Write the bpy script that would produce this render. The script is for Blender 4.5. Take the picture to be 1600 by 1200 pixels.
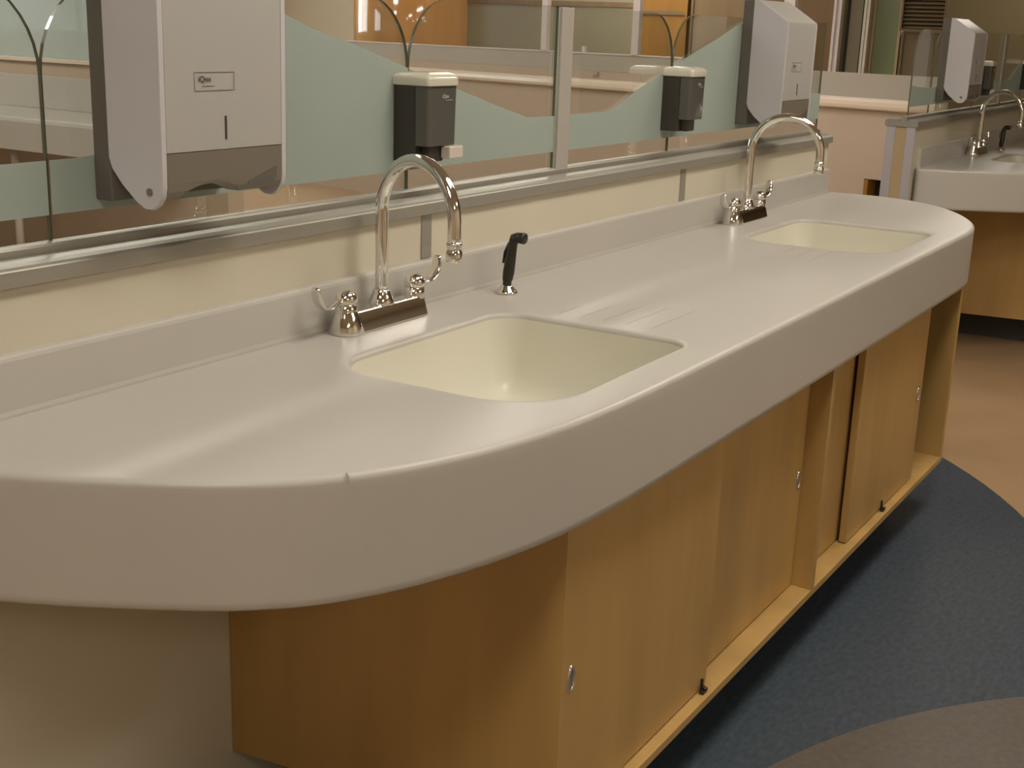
import bpy, bmesh, math, random
from mathutils import Vector, Matrix
random.seed(4)
for o in list(bpy.data.objects): bpy.data.objects.remove(o, do_unlink=True)
C = bpy.context.scene.collection
scn = bpy.context.scene
# ------------------------------------------------------------------ camera
cam = bpy.data.cameras.new('camera'); co = bpy.data.objects.new('camera', cam); C.objects.link(co)
cam.sensor_width = 36; cam.lens = 36*1997.6/1600; cam.clip_start = .05; cam.clip_end = 80
r = Vector((0.52785951, -0.84867936, 0.03328194)); u = Vector((0.21227311, 0.16976879, 0.9623506)); f = Vector((0.82237733, 0.50092106, -0.26976588))
M = Matrix((r, u, -f)).transposed().to_4x4(); M.translation = Vector((0, -1.50058861, 1.44095238))
co.matrix_world = M; scn.camera = co
# ------------------------------------------------------------------ world, exposure, lights
w = bpy.data.worlds.new('world'); scn.world = w; w.use_nodes = True
w.node_tree.nodes['Background'].inputs[0].default_value = (1, .85, .66, 1)
w.node_tree.nodes['Background'].inputs[1].default_value = .15
vs = scn.view_settings; vs.view_transform = 'Standard'; vs.look = 'None'; vs.gamma = 1; vs.use_curve_mapping = False
vs.exposure = 0.09
LCOL = (.95, .95, .93)
# unseen ceiling fixtures: x, y, watts; pair nearest the front wall added as fill
LAMPS = [(2.3, -1.15, 8.5), (4.6, -.95, 5.5), (-.2, -1.0, 6.5), (3.0, -3.8, 11), (-.8, -3.8, 5), (0.6, 2.0, 20), (3.4, 2.2, 18), (6.4, 2.2, 20), (3.4, 5.6, 14), (6.4, 5.6, 14), (9.3, 3.2, 25), (10.6, .6, 6), (9.3, 6.9, 12)]
LAMP_WORDS = ['over the near sinks', 'over the gap between the counters', 'over the photographer', 'added as fill before the near counter', 'added as fill in the corner behind the photographer', 'beyond the glass at far left', 'beyond the glass above the near wall', 'between near wall and slanted wall', 'over the side counter', 'before the slanted pink wall', 'over the orange cupboard', 'over the green door', 'over the orange column']
CEIL = 2.75
# ------------------------------------------------------------------ materials
def mat(name, col, rough=.5, metal=0, coat=0, spec=.5, noise=None, bump=None, speck=None, emit=None, trans=0):
    m = bpy.data.materials.new(name); m.use_nodes = True; nt = m.node_tree; b = nt.nodes['Principled BSDF']
    b.inputs['Base Color'].default_value = (*col, 1); b.inputs['Roughness'].default_value = rough
    b.inputs['Metallic'].default_value = metal; b.inputs['Coat Weight'].default_value = coat; b.inputs['Coat Roughness'].default_value = .08
    b.inputs['Specular IOR Level'].default_value = spec
    b.inputs['Transmission Weight'].default_value = trans
    tc = nt.nodes.new('ShaderNodeTexCoord')
    if noise:   # (scale xyz, amount)
        mp = nt.nodes.new('ShaderNodeMapping'); mp.inputs['Scale'].default_value = noise[0]
        n = nt.nodes.new('ShaderNodeTexNoise'); n.inputs['Scale'].default_value = 1; n.inputs['Detail'].default_value = 5
        nt.links.new(tc.outputs['Object'], mp.inputs[0]); nt.links.new(mp.outputs[0], n.inputs['Vector'])
        mr = nt.nodes.new('ShaderNodeMapRange'); mr.inputs['From Min'].default_value = .3; mr.inputs['From Max'].default_value = .7
        mr.inputs['To Min'].default_value = 1-noise[1]; mr.inputs['To Max'].default_value = 1+noise[1]
        nt.links.new(n.outputs['Fac'], mr.inputs['Value'])
        mx = nt.nodes.new('ShaderNodeMix'); mx.data_type = 'RGBA'; mx.blend_type = 'MULTIPLY'; mx.inputs[0].default_value = 1
        mx.inputs[6].default_value = (*col, 1); nt.links.new(mr.outputs[0], mx.inputs[7]); last = mx.outputs[2]
        if speck:
            v = nt.nodes.new('ShaderNodeTexVoronoi'); v.inputs['Scale'].default_value = speck[0]; nt.links.new(tc.outputs['Object'], v.inputs['Vector'])
            lt = nt.nodes.new('ShaderNodeMath'); lt.operation = 'LESS_THAN'; lt.inputs[1].default_value = speck[1]; nt.links.new(v.outputs['Distance'], lt.inputs[0])
            m2 = nt.nodes.new('ShaderNodeMix'); m2.data_type = 'RGBA'; nt.links.new(lt.outputs[0], m2.inputs[0])
            nt.links.new(last, m2.inputs[6]); m2.inputs[7].default_value = (*speck[2], 1); last = m2.outputs[2]
        nt.links.new(last, b.inputs['Base Color'])
        if bump:
            bp = nt.nodes.new('ShaderNodeBump'); bp.inputs['Strength'].default_value = bump; bp.inputs['Distance'].default_value = .002
            nt.links.new(n.outputs['Fac'], bp.inputs['Height']); nt.links.new(bp.outputs[0], b.inputs['Normal'])
    if emit:
        b.inputs['Emission Color'].default_value = (*emit[0], 1); b.inputs['Emission Strength'].default_value = emit[1]
    return m
def glass_mat(name, tint, refl):
    m = bpy.data.materials.new(name); m.use_nodes = True; nt = m.node_tree; nt.nodes.remove(nt.nodes['Principled BSDF'])
    t = nt.nodes.new('ShaderNodeBsdfTransparent'); t.inputs[0].default_value = (*tint, 1)
    g = nt.nodes.new('ShaderNodeBsdfGlossy'); g.inputs['Roughness'].default_value = .01; g.inputs[0].default_value = (1, 1, 1, 1)
    fr = nt.nodes.new('ShaderNodeFresnel'); fr.inputs[0].default_value = 1.45
    mu = nt.nodes.new('ShaderNodeMath'); mu.operation = 'MULTIPLY'; mu.inputs[1].default_value = refl; nt.links.new(fr.outputs[0], mu.inputs[0])
    mx = nt.nodes.new('ShaderNodeMixShader'); nt.links.new(mu.outputs[0], mx.inputs[0]); nt.links.new(t.outputs[0], mx.inputs[1]); nt.links.new(g.outputs[0], mx.inputs[2])
    nt.links.new(mx.outputs[0], nt.nodes['Material Output'].inputs[0]); return m
def frost_mat(name, col):
    m = bpy.data.materials.new(name); m.use_nodes = True; nt = m.node_tree; nt.nodes.remove(nt.nodes['Principled BSDF'])
    d = nt.nodes.new('ShaderNodeBsdfDiffuse'); d.inputs[0].default_value = (*col, 1)
    tl = nt.nodes.new('ShaderNodeBsdfTranslucent'); tl.inputs[0].default_value = (*col, 1)
    tr = nt.nodes.new('ShaderNodeBsdfTransparent'); tr.inputs[0].default_value = (.9, .97, .93, 1)
    a = nt.nodes.new('ShaderNodeMixShader'); a.inputs[0].default_value = .3; nt.links.new(d.outputs[0], a.inputs[1]); nt.links.new(tl.outputs[0], a.inputs[2])
    b = nt.nodes.new('ShaderNodeMixShader'); b.inputs[0].default_value = .08; nt.links.new(a.outputs[0], b.inputs[1]); nt.links.new(tr.outputs[0], b.inputs[2])
    nt.links.new(b.outputs[0], nt.nodes['Material Output'].inputs[0]); return m
N1 = ((3, 3, 3), .03)
M_ = dict(
 solid=mat('solid_surface', (.475, .45, .41), .34, spec=.35, noise=((2.5, 2.5, 2.5), .02), speck=(260, .09, (.52, .46, .40))),
 basin=mat('basin_cream', (.66, .635, .53), .3, spec=.35, noise=((2.5, 2.5, 2.5), .02)),
 groove=mat('groove_shade', (.36, .32, .27), .5),
 walltan=mat('wall_tan', (.58, .53, .42), .6, noise=N1),
 wallpink=mat('wall_pink', (.47, .37, .28), .6, noise=N1),
 wallend=mat('wall_end_tan', (.42, .31, .17), .6, noise=N1),
 wallroom=mat('wall_room', (.62, .52, .38), .7, noise=N1),
 olive=mat('wall_olive', (.20, .15, .075), .6, noise=N1),
 ceiling=mat('ceiling_white', (.62, .58, .50), .8, noise=N1),
 alu=mat('brushed_aluminium', (.33, .31, .265), .42, metal=.35, noise=((1, 60, 60), .06)),
 alulight=mat('satin_aluminium', (.47, .44, .46), .45, metal=.3, noise=((30, 30, 2), .05)),
 chrome=mat('chrome', (.82, .80, .77), .07, metal=1),
 wood=mat('maple_laminate', (.44, .275, .095), .38, noise=((9, 9, 1.2), .12), bump=.02),
 woodlight=mat('maple_edge', (.50, .32, .11), .4, noise=((2, 9, 9), .12), bump=.02),
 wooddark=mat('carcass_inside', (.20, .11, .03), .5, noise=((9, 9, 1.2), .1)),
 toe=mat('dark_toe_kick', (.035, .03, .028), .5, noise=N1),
 cover=mat('dispenser_white_plastic', (.39, .375, .355), .38, noise=N1),
 cheek=mat('dispenser_grey_white_plastic', (.50, .48, .50), .42, noise=N1),
 plgrey=mat('dispenser_grey_plastic', (.17, .145, .115), .4, noise=N1),
 pldark=mat('dispenser_backing_grey', (.11, .098, .083), .45, noise=N1),
 black=mat('black_plastic', (.018, .014, .010), .3, noise=N1),
 smoke=mat('smoked_plastic_side', (.040, .034, .027), .3, noise=N1),
 smokef=mat('smoked_plastic_front', (.085, .082, .072), .2, coat=.3, noise=N1),
 lid=mat('dispenser_lid', (.56, .54, .45), .22, coat=.4, noise=N1),
 lever=mat('lever_white', (.56, .50, .43), .4, noise=N1),
 ink=mat('ink_dark', (.05, .045, .04), .6), inkw=mat('ink_white', (.5, .47, .43), .6),
 line=mat('label_line', (.36, .32, .28), .6),
 edge=mat('glass_edge_green', (.115, .118, .075), .2, coat=.3),
 edgel=mat('glass_edge_pale', (.42, .45, .38), .2, coat=.5),
 vinyltan=mat('vinyl_tan', (.36, .235, .13), .35, noise=((4, 4, 4), .08)),
 vinylblue=mat('vinyl_blue', (.040, .053, .069), .5, spec=.3, noise=((38, 80, 60), .28)),
 vinylgrey=mat('vinyl_grey_beige', (.092, .076, .06), .4, noise=((60, 60, 60), .15)),
 orange=mat('orange_gloss', (.50, .25, .08), .08, coat=1, noise=((8, 8, .6), .15)),
 orangem=mat('orange_panel', (.26, .125, .022), .4, noise=((8, 8, .6), .15)),
 brown=mat('brown_panel', (.17, .11, .05), .45, noise=((8, 8, .6), .12)),
 green=mat('green_panel', (.20, .24, .12), .3, noise=((2, 2, 1), .15)),
 strip=mat('strip_plastic', (.40, .37, .335), .4, noise=N1),
 white=mat('white_paint', (.62, .56, .52), .35, noise=N1),
 sill=mat('sill_cream', (.74, .62, .50), .25, coat=.4, noise=N1),
 panelgrey=mat('pale_grey_panel', (.40, .36, .30), .4, noise=N1),
 greyolive=mat('grey_olive_panel', (.27, .235, .155), .35, noise=N1),
 darkgap=mat('dark_recess', (.02, .016, .01), .8),
 paneglow=mat('added_glow_pane', (.8, .85, .9), .3, emit=((.86, .94, 1), 6)),
 lamp=mat('lamp_diffuser', (.8, .8, .75), .5, emit=((1, .9, .74), 9)),
 glass=glass_mat('clear_glass', (.965, .975, .955), .3),
 frost=frost_mat('frosted_film', (.44, .495, .455)),
 frostfar=frost_mat('frosted_glass_far', (.56, .62, .60)),
)
# ------------------------------------------------------------------ helpers
def link(name, bm, m, parent=None, smooth=False, bevel=0, seg=2, mats=None):
    me = bpy.data.meshes.new(name); bm.normal_update(); bm.to_mesh(me); bm.free()
    for mm in (mats or [m]): me.materials.append(mm)
    if smooth:
        for p in me.polygons: p.use_smooth = True
    o = bpy.data.objects.new(name, me); C.objects.link(o)
    if parent: o.parent = parent
    if bevel:
        b = o.modifiers.new('bevel', 'BEVEL'); b.width = bevel; b.segments = seg; b.limit_method = 'ANGLE'; b.angle_limit = math.radians(35); b.harden_normals = True
        for p in me.polygons: p.use_smooth = True
    return o
def tag(o, label=None, cat=None, group=None, kind=None):
    for k, v in (('label', label), ('category', cat), ('group', group), ('kind', kind)):
        if v: o[k] = v
    return o
def empty(name, loc=(0, 0, 0)):
    o = bpy.data.objects.new(name, None); C.objects.link(o); o.location = loc; o.empty_display_size = .1; return o
def box(bm, x0, x1, y0, y1, z0, z1, mi=0):
    v = [bm.verts.new(p) for p in ((x0, y0, z0), (x1, y0, z0), (x1, y1, z0), (x0, y1, z0), (x0, y0, z1), (x1, y0, z1), (x1, y1, z1), (x0, y1, z1))]
    for q in ((3, 2, 1, 0), (4, 5, 6, 7), (0, 1, 5, 4), (1, 2, 6, 5), (2, 3, 7, 6), (3, 0, 4, 7)):
        bm.faces.new([v[i] for i in q]).material_index = mi
    return v
def B(name, m, parent, x0, x1, y0, y1, z0, z1, bevel=0):
    bm = bmesh.new(); box(bm, x0, x1, y0, y1, z0, z1); return link(name, bm, m, parent, bevel=bevel)
def prism(bm, poly, x0, x1, axis='x', mi=0, mi_end=None):
    """extrude a 2D polygon: axis x -> poly is (y,z); axis y -> (x,z); axis z -> (x,y)"""
    def P(p, t): return {'x': (t, p[0], p[1]), 'y': (p[0], t, p[1]), 'z': (p[0], p[1], t)}[axis]
    a = [bm.verts.new(P(p, x0)) for p in poly]; b = [bm.verts.new(P(p, x1)) for p in poly]; n = len(poly)
    for i in range(n): bm.faces.new((a[i], a[(i+1) % n], b[(i+1) % n], b[i])).material_index = mi
    e = mi if mi_end is None else mi_end
    bm.faces.new(a[::-1]).material_index = e; bm.faces.new(b).material_index = e
    bmesh.ops.recalc_face_normals(bm, faces=bm.faces)
def lathe(bm, prof, cx, cy, n=24, cap=True):
    rings = []
    for rr, z in prof:
        rings.append([bm.verts.new((cx+rr*math.cos(2*math.pi*i/n), cy+rr*math.sin(2*math.pi*i/n), z)) for i in range(n)])
    for a, b in zip(rings, rings[1:]):
        for i in range(n): bm.faces.new((a[i], a[(i+1) % n], b[(i+1) % n], b[i]))
    if cap: bm.faces.new(rings[0][::-1]); bm.faces.new(rings[-1])
def tube(bm, pts, rad, n=14, flat=None):
    """sweep; rad number or list; flat=(side vector, half width list) makes an elliptical ribbon"""
    pts = [Vector(p) for p in pts]; rings = []; prev = None
    for i, p in enumerate(pts):
        t = (pts[min(i+1, len(pts)-1)]-pts[max(i-1, 0)]).normalized()
        if flat: s = Vector(flat[0]); s = (s-t*s.dot(t)).normalized()
        elif prev is None:
            s = t.cross(Vector((0, 1, 0))) if abs(t.y) < .9 else t.cross(Vector((1, 0, 0))); s.normalize()
        else: s = (prev-t*prev.dot(t)).normalized()
        prev = s; q = t.cross(s); ra = rad[i] if isinstance(rad, (list, tuple)) else rad
        rb = flat[1][i] if flat else ra
        rings.append([bm.verts.new(p+s*math.cos(2*math.pi*k/n)*rb+q*math.sin(2*math.pi*k/n)*ra) for k in range(n)])
    for a, b in zip(rings, rings[1:]):
        for i in range(n): bm.faces.new((a[i], a[(i+1) % n], b[(i+1) % n], b[i]))
    bm.faces.new(rings[0][::-1]); bm.faces.new(rings[-1]); bmesh.ops.recalc_face_normals(bm, faces=bm.faces)
def catmull(P, k=6, closed=False):
    out = []; n = len(P)
    for i in range(n-1 if not closed else n):
        g = lambda j: P[j % n] if closed else P[max(0, min(n-1, j))]
        a, b, c, d = g(i-1), g(i), g(i+1), g(i+2)
        for s in range(k):
            t = s/k
            out.append(tuple(.5*((2*b[j])+(-a[j]+c[j])*t+(2*a[j]-5*b[j]+4*c[j]-d[j])*t*t+(-a[j]+3*b[j]-3*c[j]+d[j])*t**3) for j in range(2)))
    if not closed: out.append(P[-1])
    return out
def inset(loop, d):
    n = len(loop); out = []
    for i in range(n):
        a, b, c = Vector(loop[i-1]), Vector(loop[i]), Vector(loop[(i+1) % n])
        t1 = (b-a); t2 = (c-b)
        n1 = Vector((-t1.y, t1.x)).normalized(); n2 = Vector((-t2.y, t2.x)).normalized(); m = (n1+n2).normalized()
        out.append(tuple(b+m*(d/max(.5, m.dot(n1)))))
    return out
def rrect(x0, x1, y0, y1, rads, k=7):
    """ccw rounded rect; rads for corners (x0y0, x1y0, x1y1, x0y1)"""
    out = []
    for (cx, cy, a0), rr in zip(((x0, y0, 180), (x1, y0, 270), (x1, y1, 0), (x0, y1, 90)), rads):
        sx = 1 if cx == x0 else -1; sy = 1 if cy == y0 else -1
        ox, oy = cx+sx*rr, cy+sy*rr
        for i in range(k+1):
            a = math.radians(a0+90*i/k); out.append((ox+rr*math.cos(a), oy+rr*math.sin(a)))
    return out
def bridge(bm, A, Bv):
    n = len(A)
    for i in range(n): bm.faces.new((A[i], A[(i+1) % n], Bv[(i+1) % n], Bv[i]))
def text(name, body, size, loc, rot, m, parent, extr=.0002):
    cu = bpy.data.curves.new(name, 'FONT'); cu.body = body; cu.size = size; cu.extrude = extr
    o = bpy.data.objects.new(name, cu); C.objects.link(o)
    me = bpy.data.meshes.new_from_object(o); bpy.data.objects.remove(o)
    me.materials.clear(); me.materials.append(m)
    t = bpy.data.objects.new(name, me); C.objects.link(t); t.parent = parent; t.location = loc; t.rotation_euler = rot
    return t
def dup(root, dx, label=None, group=None):
    r_ = root.copy(); C.objects.link(r_); r_.location.x += dx
    if label: r_['label'] = label
    if group: r_['group'] = group
    for ch in list(root.children):
        c = ch.copy(); C.objects.link(c); c.parent = r_
        for g in list(ch.children):
            d = g.copy(); C.objects.link(d); d.parent = c
    return r_
def struct(o): o['kind'] = 'structure'; return o
# ------------------------------------------------------------------ room shell
X0, X1, Y0, Y1 = -3.0, 12.0, -5.0, 9.0
fl = struct(B('floor', M_['vinyltan'], None, X0, X1, Y0, Y1, -.05, 0))
def disc(name, cx, cy, R, z, m):
    bm = bmesh.new(); prism(bm, [(cx+R*math.cos(i*math.pi/60), cy+R*math.sin(i*math.pi/60)) for i in range(120)], 0, z, 'z')
    return link(name, bm, m, fl)
disc('blue_vinyl_inlay', 2.94, .96, 2.2, .0015, M_['vinylblue'])['label'] = 'slate blue disc of flooring around the near counter'
disc('grey_vinyl_inlay', 1.8, -2.2, 1.5, .003, M_['vinylgrey'])['label'] = 'grey beige disc of flooring overlapping the blue'
struct(B('ceiling', M_['ceiling'], None, X0, X1, Y0, Y1, CEIL, CEIL+.1))
struct(B('wall_left', M_['wallroom'], None, X0-.1, X0, Y0, Y1, 0, CEIL))
struct(B('wall_right', M_['olive'], None, X1, X1+.1, Y0, Y1, 0, CEIL))
struct(B('wall_front', M_['wallroom'], None, X0, X1, Y0-.1, Y0, 0, CEIL))
struct(B('wall_back', M_['wallroom'], None, X0, X1, Y1, Y1+.1, 0, CEIL))
for i, (lx, ly, W) in enumerate(LAMPS):
    e = empty('ceiling_light', (lx, ly, CEIL)); tag(e, 'flat white ceiling panel light '+LAMP_WORDS[i], 'ceiling light', 'ceiling panel lights')
    bm = bmesh.new()
    for a in ((-.62, .62, -.32, -.3), (-.62, .62, .3, .32), (-.62, -.6, -.3, .3), (.6, .62, -.3, .3)): box(bm, a[0], a[1], a[2], a[3], -.03, 0)
    link('frame', bm, M_['white'], e)
    B('diffuser', M_['lamp'], e, -.6, .6, -.3, .3, -.02, -.002)
    L = bpy.data.lights.new('tube_light', 'AREA'); L.shape = 'RECTANGLE'; L.size = 1.15; L.size_y = .3; L.energy = W; L.color = LCOL if lx > 1 else (.84, .95, 1.0)
    lo = bpy.data.objects.new('tube_light', L); C.objects.link(lo); lo.parent = e; lo.location = (0, 0, -.035)
# two glowing windows added in the back wall to streak the orange column
for n_, (wx0, wx1) in enumerate(((7.9, 9.7), (4.0, 6.0))):
    wn = empty('window_%d' % (n_+1), (wx0, Y1-.001, 1.25)); wn['kind'] = 'structure'; ww = wx1-wx0
    bm = bmesh.new(); box(bm, -.06, 0, -.05, 0, -.06, 1.26); box(bm, ww, ww+.06, -.05, 0, -.06, 1.26); box(bm, 0, ww, -.05, 0, 1.2, 1.26); box(bm, 0, ww, -.09, 0, -.06, 0); box(bm, ww/2-.03, ww/2+.03, -.045, 0, 0, 1.2)
    link('window_frame', bm, M_['white'], wn)
    B('pane', M_['paneglow'], wn, .001, ww/2-.031, -.02, -.01, 0, 1.2); B('pane', M_['paneglow'], wn, ww/2+.031, ww-.001, -.02, -.01, 0, 1.2)
# ------------------------------------------------------------------ low partition walls with aluminium caps
WX0, WX1, DX = .85, 4.62, 4.94
def low_wall(name, num, dx, m):
    bm = bmesh.new(); box(bm, WX0+dx, WX1+dx, 0, .12, 0, 1.074); wl = struct(link(name, bm, m))
    # tan end face between two vertical aluminium corner trims, then joint strips
    B('end_face', M_['wallend'], wl, WX0+dx-.002, WX0+dx, .036, .084, 0, 1.074)
    for (y0, y1) in ((-.004, .036), (.084, .124)):
        B('corner_trim', M_['alulight'], wl, WX0+dx-.005, WX0+dx+.0, y0, y1, 0, 1.07, bevel=.001)
    for jx in (2.09, 3.335):
        B('joint_strip', M_['alu'], wl, jx+dx, jx+dx+.033, -.003, 0, .98, 1.072)
    prof = [(-.012, 1.070), (-.012, 1.0915), (-.0105, 1.0935), (-.006, 1.0965), (.004, 1.0995), (.018, 1.101), (.033, 1.101), (.033, 1.094), (.0375, 1.094),
            (.0375, 1.110), (.040, 1.1135), (.045, 1.115), (.055, 1.115), (.0595, 1.1135), (.062, 1.110), (.062, 1.094), (.0665, 1.094), (.0665, 1.101), (.102, 1.101),
            (.118, 1.0995), (.128, 1.0965), (.132, 1.0915), (.132, 1.070)]
    bm = bmesh.new(); prism(bm, prof, WX0+dx-.008, WX1+dx+.006); t = struct(link('trim_%d' % num, bm, M_['alu']))
    t['label'] = 'aluminium cap rail on the %s low wall' % ('near' if not dx else 'far')
low_wall('wall_near', 1, 0, M_['walltan']); low_wall('wall_beyond', 2, DX, M_['walltan'])
# ------------------------------------------------------------------ glass panels with frosted wave film
GZ0, GZ1 = 1.108, 1.488
wave = [(.89, 1.245), (1.0, 1.237), (1.162, 1.231), (1.284, 1.232), (1.335, 1.236), (1.42, 1.262), (1.50, 1.33), (1.58, 1.41), (1.66, 1.455), (1.70, 1.456), (1.747, 1.446), (1.818, 1.423), (1.948, 1.394), (2.068, 1.362),
        (2.131, 1.346), (2.226, 1.322), (2.326, 1.297), (2.45, 1.266), (2.567, 1.239), (2.726, 1.237), (2.959, 1.238), (3.011, 1.249), (3.12, 1.287), (3.309, 1.338),
        (3.438, 1.374), (3.643, 1.426), (3.773, 1.463), (3.861, 1.478), (3.95, 1.470), (4.1, 1.42), (4.25, 1.34), (4.38, 1.275), (4.5, 1.246), (4.61, 1.241)]
def wz(x):
    for (a, za), (b, zb) in zip(wave, wave[1:]):
        if a <= x <= b: return za+(zb-za)*(x-a)/(b-a)
    return wave[-1][1]
def glass_panel(x0, x1, rl, rr, label, R=.135):
    e = empty('glass_panel', (x0, .05, GZ0)); tag(e, label, 'glass panel', 'glass screens on the low walls')
    def out(d):
        a, b, t = d, (x1-x0)-d, GZ1-GZ0-d; p = [(a, 0), (b, 0)]
        if rr: p += [(b-(R-d)+(R-d)*math.cos(k*math.pi/20), t-(R-d)+(R-d)*math.sin(k*math.pi/20)) for k in range(11)]
        else: p.append((b, t))
        if rl: p += [(a+(R-d)-(R-d)*math.sin(k*math.pi/20), t-(R-d)+(R-d)*math.cos(k*math.pi/20)) for k in range(11)]
        else: p.append((a, t))
        return p
    bm = bmesh.new(); prism(bm, out(0), -.0035, .0035, 'y', mi=1, mi_end=0)
    link('pane', bm, None, e, mats=[M_['glass'], M_['edge'] if (rl or rr) else M_['edgel']])
    # frosted film, just behind the pane
    xs = sorted([x0+.002]+[a for a, _ in wave if x0+.004 < a < x1-.004]+[x1-.002])
    top = [(x-x0, min(wz(x), GZ1-.004)-GZ0) for x in xs]
    def lim(p):   # stay under the rounded corner
        x, z = p; T = GZ1-GZ0-.003
        for on, c in ((rl, x), (rr, (x1-x0)-x)):
            if on and c < R: z = min(z, T-R+math.sqrt(max(0, R*R-(R-c)**2)))
        return (x, z)
    top = [lim(p) for p in top]
    bm = bmesh.new(); prism(bm, [(.002, .045), (x1-x0-.002, .045)]+top[::-1], -.0046, -.0037, 'y')
    link('frosted_film', bm, M_['frost'], e)['label'] = 'pale green frosted wave on the glass'
    return e
g1 = glass_panel(.89, 1.2295, True, True, 'narrow glass panel with rounded corners, left of the large towel dispenser')
g2 = glass_panel(1.2315, 2.1045, True, True, 'glass panel behind the large towel dispenser, frosted wave high at left')
g3 = glass_panel(2.1065, 2.692, True, False, 'glass panel between near soap dispenser and pale upright strip')
g4 = glass_panel(2.752, 3.3375, False, True, 'glass panel right of the pale upright strip')
g5 = glass_panel(3.3395, 4.61, True, False, 'last glass panel of the near wall, behind the middle towel dispenser')
def post(dx, label):
    p = empty('glazing_strip', (2.722+dx, .05, 1.094)); tag(p, label, 'glazing strip')
    B('face_plate', M_['strip'], p, -.026, .030, -.012, -.0052, .0, .392, bevel=.001)
    B('core', M_['edgel'], p, -.0295, .0295, -.005, .005, .0145, .392)
    return p
post(0, 'pale upright strip joining two glass panels of the near wall')
# ------------------------------------------------------------------ counter
HC, T = .89, .175
left = [(.885, -.022), (.903, -.11), (.937, -.198), (.988, -.295), (1.055, -.405), (1.10, -.463), (1.158, -.518), (1.24, -.567), (1.32, -.600), (1.40, -.625), (1.49, -.645), (1.58, -.657), (1.70, -.665), (1.85, -.668)]
right = [(3.86, -.668), (4.0, -.666), (4.10, -.654), (4.19, -.632), (4.27, -.602), (4.36, -.560), (4.44, -.512), (4.52, -.455), (4.585, -.385), (4.635, -.305), (4.662, -.22), (4.668, -.12), (4.655, -.022)]
SINKS = [(1.585, 2.130, -.585, -.175), (3.36, 3.885, -.585, -.175)]
def sink_loop(s, d=0):
    x0, x1, y0, y1 = s; return rrect(x0+d, x1-d, y0+d, y1-d, [max(.02, q-d) for q in (.13, .045, .06, .10)])
def make_counter():
    e = empty('washing_counter', (0, 0, 0))
    path = catmull(left, 5)+[(1.85+(3.86-1.85)*i/10, -.668) for i in range(1, 10)]+catmull(right, 5)
    loop = path+[(4.6, -.0005), (.93, -.0005)]
    bm = bmesh.new(); rings = []
    rr = .010
    prof = [(.030, HC), (rr, HC)]+[(rr-rr*math.sin(k*math.pi/10), HC-rr+rr*math.cos(k*math.pi/10)) for k in range(1, 6)]+[(0, HC-rr-.01), (0, HC-.09), (0, HC-T+.014), (0, HC-T+.004), (.004, HC-T), (.02, HC-T), (.02, HC-.03)]
    for d, z in prof:
        l = inset(loop, d) if d else loop
        rings.append([bm.verts.new((x, max(y, y) if y < -.01 else -.0005, z)) for x, y in l])
    for a, b in zip(rings, rings[1:]): bridge(bm, b, a)
    edges = []
    def eloop(vs): return [bm.edges.get((vs[i], vs[(i+1) % len(vs)])) or bm.edges.new((vs[i], vs[(i+1) % len(vs)])) for i in range(len(vs))]
    edges += eloop(rings[0])
    for s in SINKS:
        A = [bm.verts.new((x, y, HC)) for x, y in sink_loop(s, -.022)]; A2 = [bm.verts.new((x, y, HC)) for x, y in sink_loop(s, -.010)]
        last = A2; bridge(bm, A, A2); edges += eloop(A)
        for k in range(1, 5):
            a = k*math.pi/8; l = sink_loop(s, -.010+.010*math.sin(a)); V = [bm.verts.new((x, y, HC-.010+.010*math.cos(a))) for x, y in l]; bridge(bm, last, V); last = V
    bmesh.ops.triangle_fill(bm, edges=edges, use_beauty=True, use_dissolve=False)
    bmesh.ops.recalc_face_normals(bm, faces=bm.faces)
    link('worktop', bm, M_['solid'], e, smooth=True)
    for s in SINKS:
        bm = bmesh.new(); last = None
        pr = [(0, -.0098), (.003, -.03), (.012, -.085), (.022, -.125), (.034, -.145), (.055, -.155), (.10, -.158)]
        for d, z in pr:
            V = [bm.verts.new((x, y, HC+z)) for x, y in sink_loop(s, d)]
            if last: bridge(bm, last, V)
            last = V
        bm.faces.new(last); bmesh.ops.recalc_face_normals(bm, faces=bm.faces); bmesh.ops.reverse_faces(bm, faces=bm.faces)
        bs = link('sink_basin', bm, M_['basin'], e, smooth=True)
        cx, cy = (s[0]+s[1])/2, (s[2]+s[3])/2
        bm = bmesh.new(); lathe(bm, [(.045, HC-.1578), (.045, HC-.1555), (.040, HC-.1545), (.033, HC-.1555), (.030, HC-.157), (.006, HC-.157), (.004, HC-.153)], cx, cy)
        link('drain_strainer', bm, M_['chrome'], bs, smooth=True)
    bm = bmesh.new(); prism(bm, [(-.0005, HC-.02), (-.022, HC-.02), (-.022, HC+.004), (-.0205, HC+.010), (-.020, HC+.080), (-.0185, HC+.085), (-.015, HC+.088), (-.0005, HC+.088)], .93, 4.6)
    link('backsplash', bm, M_['solid'], e)
    for ys, xa, xb in ((-.275, 2.18, 2.27), (-.325, 2.18, 2.32), (-.375, 2.18, 2.36), (-.425, 2.18, 2.38), (-.48, 2.18, 2.39), (-.36, 3.22, 3.31), (-.41, 3.16, 3.32), (-.46, 3.12, 3.33)):
        bm = bmesh.new(); tube(bm, [(xa, ys, HC), (xa+.01, ys, HC+.0002), (xb-.01, ys, HC+.0002), (xb, ys, HC)], [.0001, .0003, .0003, .0001], 6, flat=((0, 1, 0), [.0003, .0009, .0009, .0003]))
        link('drain_groove', bm, M_['groove'], e)
    bm = bmesh.new(); tube(bm, [(1.186, -.541, HC-.009), (1.190, -.539, HC-.001), (1.193, -.534, HC+.0005)], .0012, 6); link('edge_chip', bm, M_['groove'], e)
    return e
ctr = tag(make_counter(), 'long cream washing counter with rounded ends, two sinks and deep apron, in front', 'counter')
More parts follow.
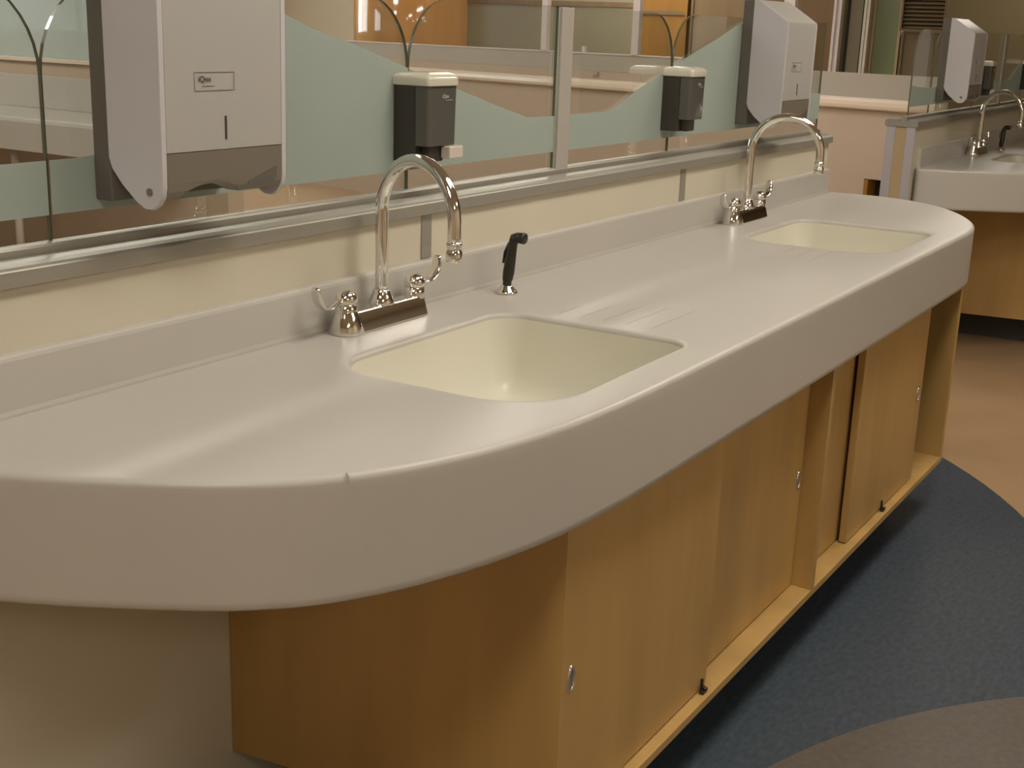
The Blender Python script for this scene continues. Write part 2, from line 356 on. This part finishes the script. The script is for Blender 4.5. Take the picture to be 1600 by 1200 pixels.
# ------------------------------------------------------------------ cabinet under the counter
def make_cabinet():
    e = empty('sink_cabinet', (0, 0, 0)); zt, zb = .714, .140; yf = -.655
    def slab(name, m, p0, p1, th, z0, z1):   # vertical board between two plan points
        a, b = Vector(p0), Vector(p1); d = (b-a).normalized(); n = Vector((-d.y, d.x))*th
        bm = bmesh.new(); prism(bm, [tuple(a), tuple(b), tuple(b+n), tuple(a+n)], z0, z1, 'z'); return link(name, bm, m, e, bevel=.001)
    slab('end_panel', M_['wood'], (1.52, -.001), (1.6045, -.6335), .007, zb, zt)
    slab('end_panel', M_['wood'], (4.056, yf), (4.12, -.001), .020, zb, zt)
    bm = bmesh.new(); prism(bm, [(1.604, yf), (4.055, yf), (4.098, -.022), (1.543, -.022)], zb, zb+.018, 'z'); link('bottom_shelf', bm, M_['wood'], e, bevel=.0012)
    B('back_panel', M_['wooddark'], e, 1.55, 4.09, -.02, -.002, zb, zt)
    B('divider', M_['wood'], e, 2.805, 2.825, yf, -.022, zb+.0185, zt, bevel=.001)
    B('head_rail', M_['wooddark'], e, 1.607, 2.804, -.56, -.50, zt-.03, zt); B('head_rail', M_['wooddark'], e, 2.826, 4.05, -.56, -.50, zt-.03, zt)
    def door(x0, x1, y, px, front):
        d = B('sliding_door', M_['wood'], e, x0, x1, y, y+.019, zb+.021, zt-.002, bevel=.0012)
        n = 24; E1 = [(math.cos(2*math.pi*i/n), math.sin(2*math.pi*i/n)) for i in range(n)]
        def ell(bm, y, ra, rb): return [bm.verts.new((px+p*ra, y, .435+q*rb)) for p, q in E1]
        bm = bmesh.new(); a = ell(bm, y-.0004, .0115, .0235); b = ell(bm, y-.003, .0108, .0225); c = ell(bm, y-.003, .0088, .0200); g = ell(bm, y-.0006, .0080, .0190)
        bridge(bm, a, b); bridge(bm, b, c); bridge(bm, c, g); bmesh.ops.recalc_face_normals(bm, faces=bm.faces)
        o = link('finger_pull', bm, M_['chrome'], d, smooth=True); o['label'] = 'small oval chrome finger pull'
        bm = bmesh.new(); prism(bm, [(px+p*.0083, .435+q*.0195) for p, q in E1], y-.0010, y-.0003, 'y'); link('pull_cup', bm, M_['plgrey'], d)['label'] = 'dark cup of the finger pull'
    door(1.6115, 2.225, -.632, 1.638, 1); door(2.19, 2.804, -.604, 2.779, 0)
    door(3.137, 3.770, -.632, 3.728, 1); door(2.827, 3.45, -.604, 2.86, 0)
    for gx in (2.193, 3.442):
        bm = bmesh.new(); box(bm, gx-.010, gx+.012, -.646, -.636, zb+.018, zb+.024); box(bm, gx-.003, gx+.003, -.640, -.6345, zb+.018, zb+.048)
        lathe(bm, [(.006, zb+.024), (.006, zb+.028), (.003, zb+.0295)], gx+.006, -.642, 10)
        link('door_guide', bm, M_['black'], e, bevel=.0008)['label'] = 'small black door guide'
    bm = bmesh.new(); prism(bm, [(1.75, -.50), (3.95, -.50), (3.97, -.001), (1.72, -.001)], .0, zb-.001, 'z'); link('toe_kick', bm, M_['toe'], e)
    return e
cab = tag(make_cabinet(), 'maple cabinet with sliding doors under the near counter', 'cabinet')
# ------------------------------------------------------------------ faucets
def make_faucet(tipdx, tipdy, tipz):
    """origin at centre of base on the counter"""
    e = empty('faucet')
    bm = bmesh.new()
    prof = [(-.029, 0), (.029, 0), (.028, .006), (.020, .033), (.015, .039), (-.015, .039), (-.020, .033), (-.028, .006)]
    prism(bm, prof, -.105, .112)
    link('bridge', bm, M_['chrome'], e, bevel=.002)
    for sx in (-1, 1):
        hx = sx*.105; bm = bmesh.new()
        k = 1 if sx < 0 else .82; p = [(.033*k, 0), (.0335*k, .004), (.029*k, .018), (.0245*k, .033), (.0205, .040), (.0200, .042), (.0198, .054), (.0180, .0545), (.0180, .0556), (.0208, .0562), (.0212, .0600), (.0205, .066), (.0170, .0735), (.0105, .0785), (.001, .080)]
        lathe(bm, p, hx, 0, 28); link('valve_body', bm, M_['chrome'], e, smooth=True)
        bm = bmesh.new()
        P = [(0, .066), (.018, .0625), (.034, .0595), (.048, .0605), (.060, .066), (.069, .076), (.074, .089), (.077, .106)]
        if sx < 0: P = [(0, .066), (.018, .061), (.034, .056), (.050, .0535), (.064, .056), (.074, .065), (.081, .079), (.085, .096)]
        tube(bm, [(hx+sx*x, 0, z) for x, z in catmull(P, 3)], .0036, 14, flat=((0, 1, 0), [(.006+.0065*min(1, i/12))*(1 if i < 19 else (.93 if i < 20 else (.8 if i < 21 else .55))) for i in range(len(catmull(P, 3)))]))
        h = link('lever_handle', bm, M_['chrome'], e, smooth=True)
    bm = bmesh.new(); lathe(bm, [(.0245, .038), (.0245, .041), (.0195, .054), (.0165, .060), (.0165, .064), (.0135, .066)], 0, 0, 28); link('spout_collar', bm, M_['chrome'], e, smooth=True)
    d = Vector((tipdx, tipdy)); Lh = d.length; d.normalize(); R = Lh/2; zc = .213; pts = [(0, 0, .05)]+[(0, 0, .05+(zc-.05)*k/6) for k in range(1, 7)]
    for k in range(1, 22):
        a = math.pi*k/21*.985; q = R-R*math.cos(a); pts.append((d.x*q, d.y*q, zc+R*1.0*math.sin(a)))
    q = Lh; pts += [(d.x*q, d.y*q, zc-(zc-tipz-.03)*k/3) for k in range(1, 4)]
    bm = bmesh.new(); tube(bm, pts, .0122, 24); sp = link('gooseneck_spout', bm, M_['chrome'], e, smooth=True)
    bm = bmesh.new(); lathe(bm, [(.009, tipz), (.0140, tipz+.0005), (.0146, tipz+.002), (.0146, tipz+.018), (.0128, tipz+.020), (.0128, tipz+.026), (.0146, tipz+.028), (.0142, tipz+.032), (.0122, tipz+.036)], d.x*Lh, d.y*Lh, 24)
    link('aerator', bm, M_['chrome'], sp, smooth=True)
    return e
fa = tag(make_faucet(-.050, -.197, .148), 'chrome gooseneck faucet with two lever handles at the nearest sink', 'faucet'); fa.location = (1.888, -.056, HC+.0004)
fb = tag(make_faucet(.045, -.20, .155), 'chrome gooseneck faucet at the second sink, under the middle towel dispenser', 'faucet'); fb.location = (3.71, -.058, HC+.0004)
# sprayer
def make_sprayer():
    e = empty('side_sprayer')
    bm = bmesh.new(); lathe(bm, [(.024, 0), (.0245, .002), (.022, .006), (.016, .011), (.0135, .016), (.0115, .0175)], 0, 0, 24); link('collar', bm, M_['chrome'], e, smooth=True)
    bm = bmesh.new(); tube(bm, [(0, 0, .014), (.001, 0, .024), (.002, 0, .030), (.004, -.001, .045), (.008, -.002, .07), (.011, -.003, .09), (.0125, -.004, .102), (.013, -.006, .112), (.012, -.012, .119)], [.0095, .0095, .0115, .0125, .0118, .0105, .0100, .0105, .0095], 16)
    h = link('spray_handle', bm, M_['black'], e, smooth=True)
    bm = bmesh.new(); tube(bm, [(.012, -.002, .117), (.012, -.014, .119), (.012, -.030, .119), (.012, -.034, .119)], [.008, .011, .0125, .0115], 18); link('spray_head', bm, M_['black'], e, smooth=True)
    bm = bmesh.new(); tube(bm, [(.012, .004, .106), (.011, .013, .085), (.008, .015, .062)], [.003, .003, .002], 8, flat=((1, 0, 0), [.006, .006, .005])); link('trigger', bm, M_['black'], e, smooth=True)
    return e
sp = tag(make_sprayer(), 'black side sprayer in chrome collar beside the nearest sink', 'sprayer'); sp.location = (2.284, -.088, HC+.0006)
# ------------------------------------------------------------------ towel dispensers
def make_towel():
    """origin: left back lower corner, x to right, y toward room negative, z up"""
    e = empty('paper_towel_dispenser'); W = .265
    B('back_housing', M_['pldark'], e, .001, W-.001, -.036, -.0, 0, .372, bevel=.003)
    side = [(-.034, .374), (-.048, .374), (-.144, .312), (-.147, .302), (-.145, .052)]
    side += [(-.115+.029*math.cos(a), .026+.029*math.sin(a)*1.0) for a in [math.radians(180+k*15) for k in range(1, 10)]] if 0 else []
    side += [(-.1445, .030), (-.142, .016), (-.134, .004), (-.121, -.004), (-.106, -.004), (-.090, .004), (-.060, .028), (-.040, .050), (-.034, .066)]
    for x0, x1, nm in ((0, .010, 'side_cheek'), (W-.010, W, 'side_cheek')):
        bm = bmesh.new(); prism(bm, side, x0, x1); ck = link(nm, bm, M_['cheek'], e, bevel=.0015)
        bm = bmesh.new(); xs = x0-.0008 if x0 == 0 else x1+.0008
        bmesh.ops.create_cone(bm, cap_ends=True, segments=16, radius1=.0058, radius2=.0058, depth=.002, matrix=Matrix.Translation((xs, -.118, .022)) @ Matrix.Rotation(math.pi/2, 4, 'Y'))
        link('pivot_screw', bm, M_['plgrey'], ck)
    bm = bmesh.new(); prism(bm, [(-.037, .373), (-.048, .373), (-.1435, .3115), (-.1463, .302), (-.1448, .078), (-.037, .078)], .0102, W-.0102)
    cv = link('front_cover', bm, M_['cover'], e, bevel=.0015)
    # grey chin with a mouth cut in its lower edge
    bm = bmesh.new(); xa, xb = .0104, W-.0104; n = 24; rows = []
    for i in range(n+1):
        x = xa+(xb-xa)*i/n; s = (x-xa)/(xb-xa)
        lift = .016*max(0, math.sin(math.pi*min(1, max(0, (s-.12)/.50))))**.8
        zb = .012+lift
        prof = [(-.1448, .0775), (-.1446, .034), (-.1435, max(zb+.004, .022)), (-.137, zb), (-.110, zb), (-.050, .040), (-.040, .0775)]
        rows.append([bm.verts.new((x, y, z)) for y, z in prof])
    for a, b in zip(rows, rows[1:]): bridge(bm, a, b)
    bm.faces.new(rows[0]); bm.faces.new(rows[-1][::-1]); bmesh.ops.recalc_face_normals(bm, faces=bm.faces)
    ch = link('grey_chin', bm, M_['plgrey'], e)
    bm = bmesh.new(); prism(bm, [(.176, .022), (.178, .026), (.240, .046), (.243, .044), (.240, .026), (.232, .020)], -.1453, -.1440, 'y'); link('paper_window', bm, M_['pldark'], ch)
    B('key_slot', M_['ink'], cv, .129, .132, -.1466, -.1445, .093, .128)
    # embossed label frame and lettering
    bm = bmesh.new()
    for a in ((.068, .150, .166, .1668), (.068, .150, .1922, .193), (.068, .0688, .166, .193), (.1492, .150, .166, .193)): box(bm, a[0], a[1], -.1468, -.1450, a[2], a[3])
    link('label_frame', bm, M_['line'], cv)
    text('label_lettering', 'iQox', .0125, (.0755, -.1466, .1785), (math.pi/2, 0, 0), M_['ink'], cv)
    B('label_underline', M_['line'], cv, .084, .108, -.1470, -.1450, .1728, .1738)
    return e
tw = make_towel(); tw.location = (1.312, .0448, 1.168)
tag(tw, 'large white paper towel dispenser nearest the camera, at upper left', 'towel dispenser', 'paper towel dispensers on the glass')
t2 = dup(tw, 3.815-1.312, 'white paper towel dispenser above the second faucet, end of near wall')
dup(tw, DX, 'small distant towel dispenser on the far low wall, at upper right')
# ------------------------------------------------------------------ soap dispensers
def make_soap():
    e = empty('soap_dispenser'); W = .112
    def plan(y0, y1, r_, w0=0, w1=W):
        p = [(w0, y1), (w0, y0+r_*.35)]
        p += [(w0+r_*.35-r_*.35*math.cos(a), y0+r_*.35-r_*.35*math.sin(a)) for a in [k*math.pi/10 for k in range(1, 6)]]
        p += [(w1-r_+r_*math.sin(a), y0+r_-r_*math.cos(a)) for a in [k*math.pi/14 for k in range(0, 8)]]
        p += [(w1, y1)]; return p
    bm = bmesh.new(); prism(bm, plan(-.052, -.0, .012, .002, W-.002), 0, .146, 'z'); link('back_housing', bm, M_['smoke'], e, bevel=.001)
    bm = bmesh.new(); P0 = plan(-.084, -.0525, .022, .001, W-.001)
    lo = [(x*.96+.002, y*.985-.0005) for x, y in P0]
    a = [bm.verts.new((x, y, .032)) for x, y in lo]; b = [bm.verts.new((x, y, .146)) for x, y in P0]; bridge(bm, a, b); bm.faces.new(a[::-1]); bm.faces.new(b); bmesh.ops.recalc_face_normals(bm, faces=bm.faces)
    tk = link('front_tank', bm, M_['smokef'], e, bevel=.001)
    bm = bmesh.new(); rings = []
    for d, z in ((.0, .1465), (-.0025, .148), (-.003, .160), (-.0015, .164), (.003, .168), (.012, .1715), (.024, .173)):
        cx, cy = W/2, -.043
        pl = plan(-.086, -.0, .026); rings.append([bm.verts.new((cx+(x-cx)*(1-d/.056), min(-.0002, cy+(y-cy)*(1-d/.043)), z)) for x, y in pl])
    for p, q in zip(rings, rings[1:]): bridge(bm, p, q)
    bm.faces.new(rings[0][::-1]); bm.faces.new(rings[-1]); bmesh.ops.recalc_face_normals(bm, faces=bm.faces)
    link('lid', bm, M_['lid'], e, smooth=False, bevel=.0008)
    B('nozzle_block', M_['smoke'], e, .022, .070, -.072, -.0525, -.0, .0315, bevel=.002)
    text('lettering', 'iQox', .0105, (.048, -.0846, .124), (math.pi/2, 0, 0), M_['inkw'], tk)
    B('lettering_line', M_['inkw'], tk, .060, .082, -.0850, -.0838, .1195, .1203)
    B('push_lever', M_['lever'], e, .060, .108, -.096, -.073, .006, .0305, bevel=.003)['label'] = 'white push lever'
    return e
so = make_soap(); so.location = (2.053, .0448, 1.176); tag(so, 'dark soap dispenser with white lid behind the nearest faucet', 'soap dispenser', 'soap dispensers on the glass')
s2 = dup(so, 3.276-2.053, 'dark soap dispenser right of the pale upright strip, left of second faucet')
for c in list(s2.children):
    if c.name.startswith('push_lever'): bpy.data.objects.remove(c)
dup(so, DX, 'tiny dark soap dispenser beside the distant towel dispenser'); dup(s2, DX, 'tiny dark soap dispenser cut by the right edge of the picture')
# ------------------------------------------------------------------ second island, same make
dup(ctr, DX, 'distant cream washing counter at the right edge'); dup(cab, DX, 'shaded maple cabinet under the distant counter at right')
dup(fa, DX, 'distant chrome gooseneck faucet at the right edge'); dup(sp, DX, 'distant black side sprayer at the right edge')
for g, l in ((g1, 'narrow distant glass panel left of the distant towel dispenser'), (g2, 'distant glass panel behind the distant towel dispenser'), (g3, 'distant glass panel right of the distant faucet')):
    dup(g, DX, l)
dup(g4, DX, 'distant glass panel right of the distant upright strip')
post(DX, 'thin distant upright strip between glass panels at the right edge')
# ------------------------------------------------------------------ slanted low wall at the back with cream sill
O = Vector((7.83, .43)); U = Vector((.196, .9806)); ang = math.atan2(U.y, U.x)
bk = empty('wall_slanted', (O.x, O.y, 0)); bk.rotation_euler = (0, 0, ang); bk['kind'] = 'structure'
# local x runs along the wall away from us, local y points to the left/viewer side... wall body on the far side
S1 = 7.5
def BK(name, m, x0, x1, y0, y1, z0, z1, bevel=0, parent=bk): return B(name, m, parent, x0, x1, y0, y1, z0, z1, bevel)
BK('dado', M_['wallpink'], 0, .26, -.12, 0, 0, 1.02)
BK('dado', M_['wallpink'], .40, S1, -.12, 0, 0, 1.02); BK('dado', M_['wallpink'], .26, .40, -.12, 0, .605, 1.02)
bm = bmesh.new(); prism(bm, [(-.13, 1.02), (.030, 1.02), (.041, 1.028), (.046, 1.045), (.043, 1.068), (.034, 1.082), (.018, 1.089), (-.13, 1.089)], -.02, S1); link('sill', bm, M_['sill'], bk, smooth=False)['label'] = 'rounded cream sill'
BK('upstand', M_['panelgrey'], 0, 1.86, -.06, -.045, 1.089, 1.232)
BK('upstand', M_['wallpink'], 1.86, S1, -.06, -.045, 1.089, 1.146); BK('upstand', M_['panelgrey'], 1.86, S1, -.058, -.043, 1.146, 1.262, .002)
BK('upstand_lip', M_['white'], 1.86, S1, -.062, -.036, 1.262, 1.272, .002)
BK('hook', M_['alu'], 2.59, 2.60, -.04, -.03, 1.112, 1.14); BK('hook', M_['alu'], 2.60, 2.64, -.04, -.03, 1.112, 1.118)
nk = tag(empty('wall_niche', (O.x, O.y, 0)), 'small dark opening with orange jamb low in the pink wall', 'opening'); nk.rotation_euler = (0, 0, ang)
BK('jamb', M_['orangem'], .372, .399, -.115, .004, .0, .60, parent=nk); BK('dark_back', M_['darkgap'], .262, .372, -.115, -.105, .0, .60, parent=nk)
for s_, w_, l in ((3.118, .055, 'white mullion'), (2.266, .06, 'white mullion')):
    m1 = BK('mullion', M_['white'], s_-w_/2, s_+w_/2, -.062, -.022, 1.272, CEIL-.001, .002)
for s_ in (2.99, 2.735): BK('peg', M_['white'], s_-.016, s_+.016, -.055, -.03, 1.272, 1.315, .003)
BK('mullion', M_['white'], 1.02, 1.10, -.075, -.035, 1.262, CEIL-.001, .002)
# things beyond the slanted wall, standing on the floor of the next room
col = empty('round_column', (9.95, 5.75, 0)); tag(col, 'glossy orange round column seen through the glass', 'column')
bm = bmesh.new(); lathe(bm, [(.56, 0), (.56, CEIL-.002)], 0, 0, 64); link('shaft', bm, M_['orange'], col, smooth=True)
bm = bmesh.new(); lathe(bm, [(.575, 0), (.575, .12), (.562, .125)], 0, 0, 64); link('base_ring', bm, M_['brown'], col, smooth=True)
def panel(name, label, cat, m, y0, y1, x=10.0, z0=0, z1=CEIL-.002, th=.05, rail=None, edge=None):
    e = empty(name, (x, (y0+y1)/2, z0)); tag(e, label, cat); h = (y1-y0)/2
    B('leaf', m, e, 0, th, -h+.02, h-.02, 0, z1-z0)
    bm = bmesh.new(); box(bm, -.012, th+.01, -h, -h+.02, 0, z1-z0); box(bm, -.012, th+.01, h-.02, h, 0, z1-z0); link('frame', bm, edge or m, e)
    if rail: B('rail', rail[2], e, -.01, 0, -h+.02, h-.02, rail[0]-z0, rail[1]-z0)
    return e
panel('wall_screen', 'grey olive screen between the orange column and the white mullions', 'screen', M_['greyolive'], 3.50, 5.24, edge=M_['brown'], rail=(1.62, 1.66, M_['brown']))
panel('pale_partition', 'pale tan partition left of the orange column', 'partition', M_['wallroom'], 6.6, 8.95, x=11.4)
cb = panel('tall_cupboard', 'orange tall cupboard seen above the middle soap dispenser', 'cupboard', M_['orangem'], 3.03, 3.46, rail=(1.57, 1.60, M_['brown']))
panel('brown_door', 'brown door left of the middle towel dispenser, beyond the glass', 'door', M_['brown'], 2.45, 3.0)
panel('brown_door', 'orange brown door right of the middle towel dispenser', 'door', mat('orange_brown_panel', (.15, .085, .03), .45, noise=((8, 8, .6), .12)), 1.80, 2.40)
panel('pale_post', 'pale pink door post right of the brown door', 'post', M_['white'], 1.715, 1.775, x=9.9)
panel('narrow_panel', 'narrow grey panel between door posts', 'panel', M_['greyolive'], 1.56, 1.70, edge=M_['darkgap'])
panel('tan_post', 'tan door post left of the green panel', 'post', M_['walltan'], 1.505, 1.55, x=9.93)
panel('green_door', 'pale green glossy door panel right of the tan post', 'door', M_['green'], 1.28, 1.50, edge=M_['wallend'])
lv = empty('louvre_vent', (9.96, 1.115, 1.515)); tag(lv, 'olive louvred vent high above the low pink wall', 'vent')
panel('olive_panel', 'dark olive door panel below the louvred vent', 'door', mat('olive_brown', (.15, .105, .045), .5, noise=N1), .965, 1.27, z1=1.49)
B('backing', M_['darkgap'], lv, .03, .05, -.15, .15, 0, .60)
for k in range(20):
    bm = bmesh.new(); prism(bm, [(-.003, .006+.029*k), (.024, .024+.029*k), (.028, .021+.029*k), (.001, .003+.029*k)], -.1490, .1490, 'x')
    s_ = link('slat', bm, M_['olive'], lv); s_.rotation_euler = (0, 0, math.pi/2); s_.location = (.0, 0, 0)
    s_.data.transform(Matrix.Scale(-1, 4, (0, 1, 0))); s_.data.flip_normals()
bm = bmesh.new(); box(bm, -.01, .05, -.165, -.15, -.015, .615); box(bm, -.01, .05, .15, .165, -.015, .615); box(bm, -.01, .05, -.15, .15, -.015, 0); box(bm, -.01, .05, -.15, .15, .6, .615)
link('frame', bm, M_['brown'], lv)
# ------------------------------------------------------------------ side island seen through the glass at upper left
e = empty('wall_side', (5.0, 0, 0)); e['kind'] = 'structure'; SY0, SY1 = 3.35, 8.0
B('low_wall_body', M_['wallpink'], e, 0, .12, SY0, SY1, 0, 1.15); B('cap_ledge', M_['sill'], e, -.02, .14, SY0-.01, SY1, 1.15, 1.172, .004)
gp = empty('glass_panel', (5.05, SY0, 1.172)); tag(gp, 'tall frosted glass screen seen through the clear glass at upper left', 'glass panel')
B('pane', M_['frostfar'], gp, 0, .01, .02, SY1-SY0-.02, 0, .9)
B('rail', M_['alu'], gp, -.01, .02, .02, SY1-SY0-.02, .9, .93)
sc = empty('washing_counter', (4.45, SY0, 0)); tag(sc, 'white counter beyond the glass at far left', 'counter')
bm = bmesh.new(); prism(bm, [(0, .72), (.012, .715), (.03, .715), (.03, .85), (.549, .85), (.549, .89), (.02, .89), (.006, .884), (0, .868)], .1, SY1-SY0, 'y'); link('worktop', bm, M_['solid'], sc, smooth=False)
B('backsplash', M_['solid'], sc, .53, .549, .1, SY1-SY0, .89, 1.075, .003)
for yy in (1.16, 2.8):
    bm = bmesh.new(); lathe(bm, [(.022, 0), (.022, .849)], .12, yy, 16); link('leg', bm, M_['white'], sc, smooth=True)
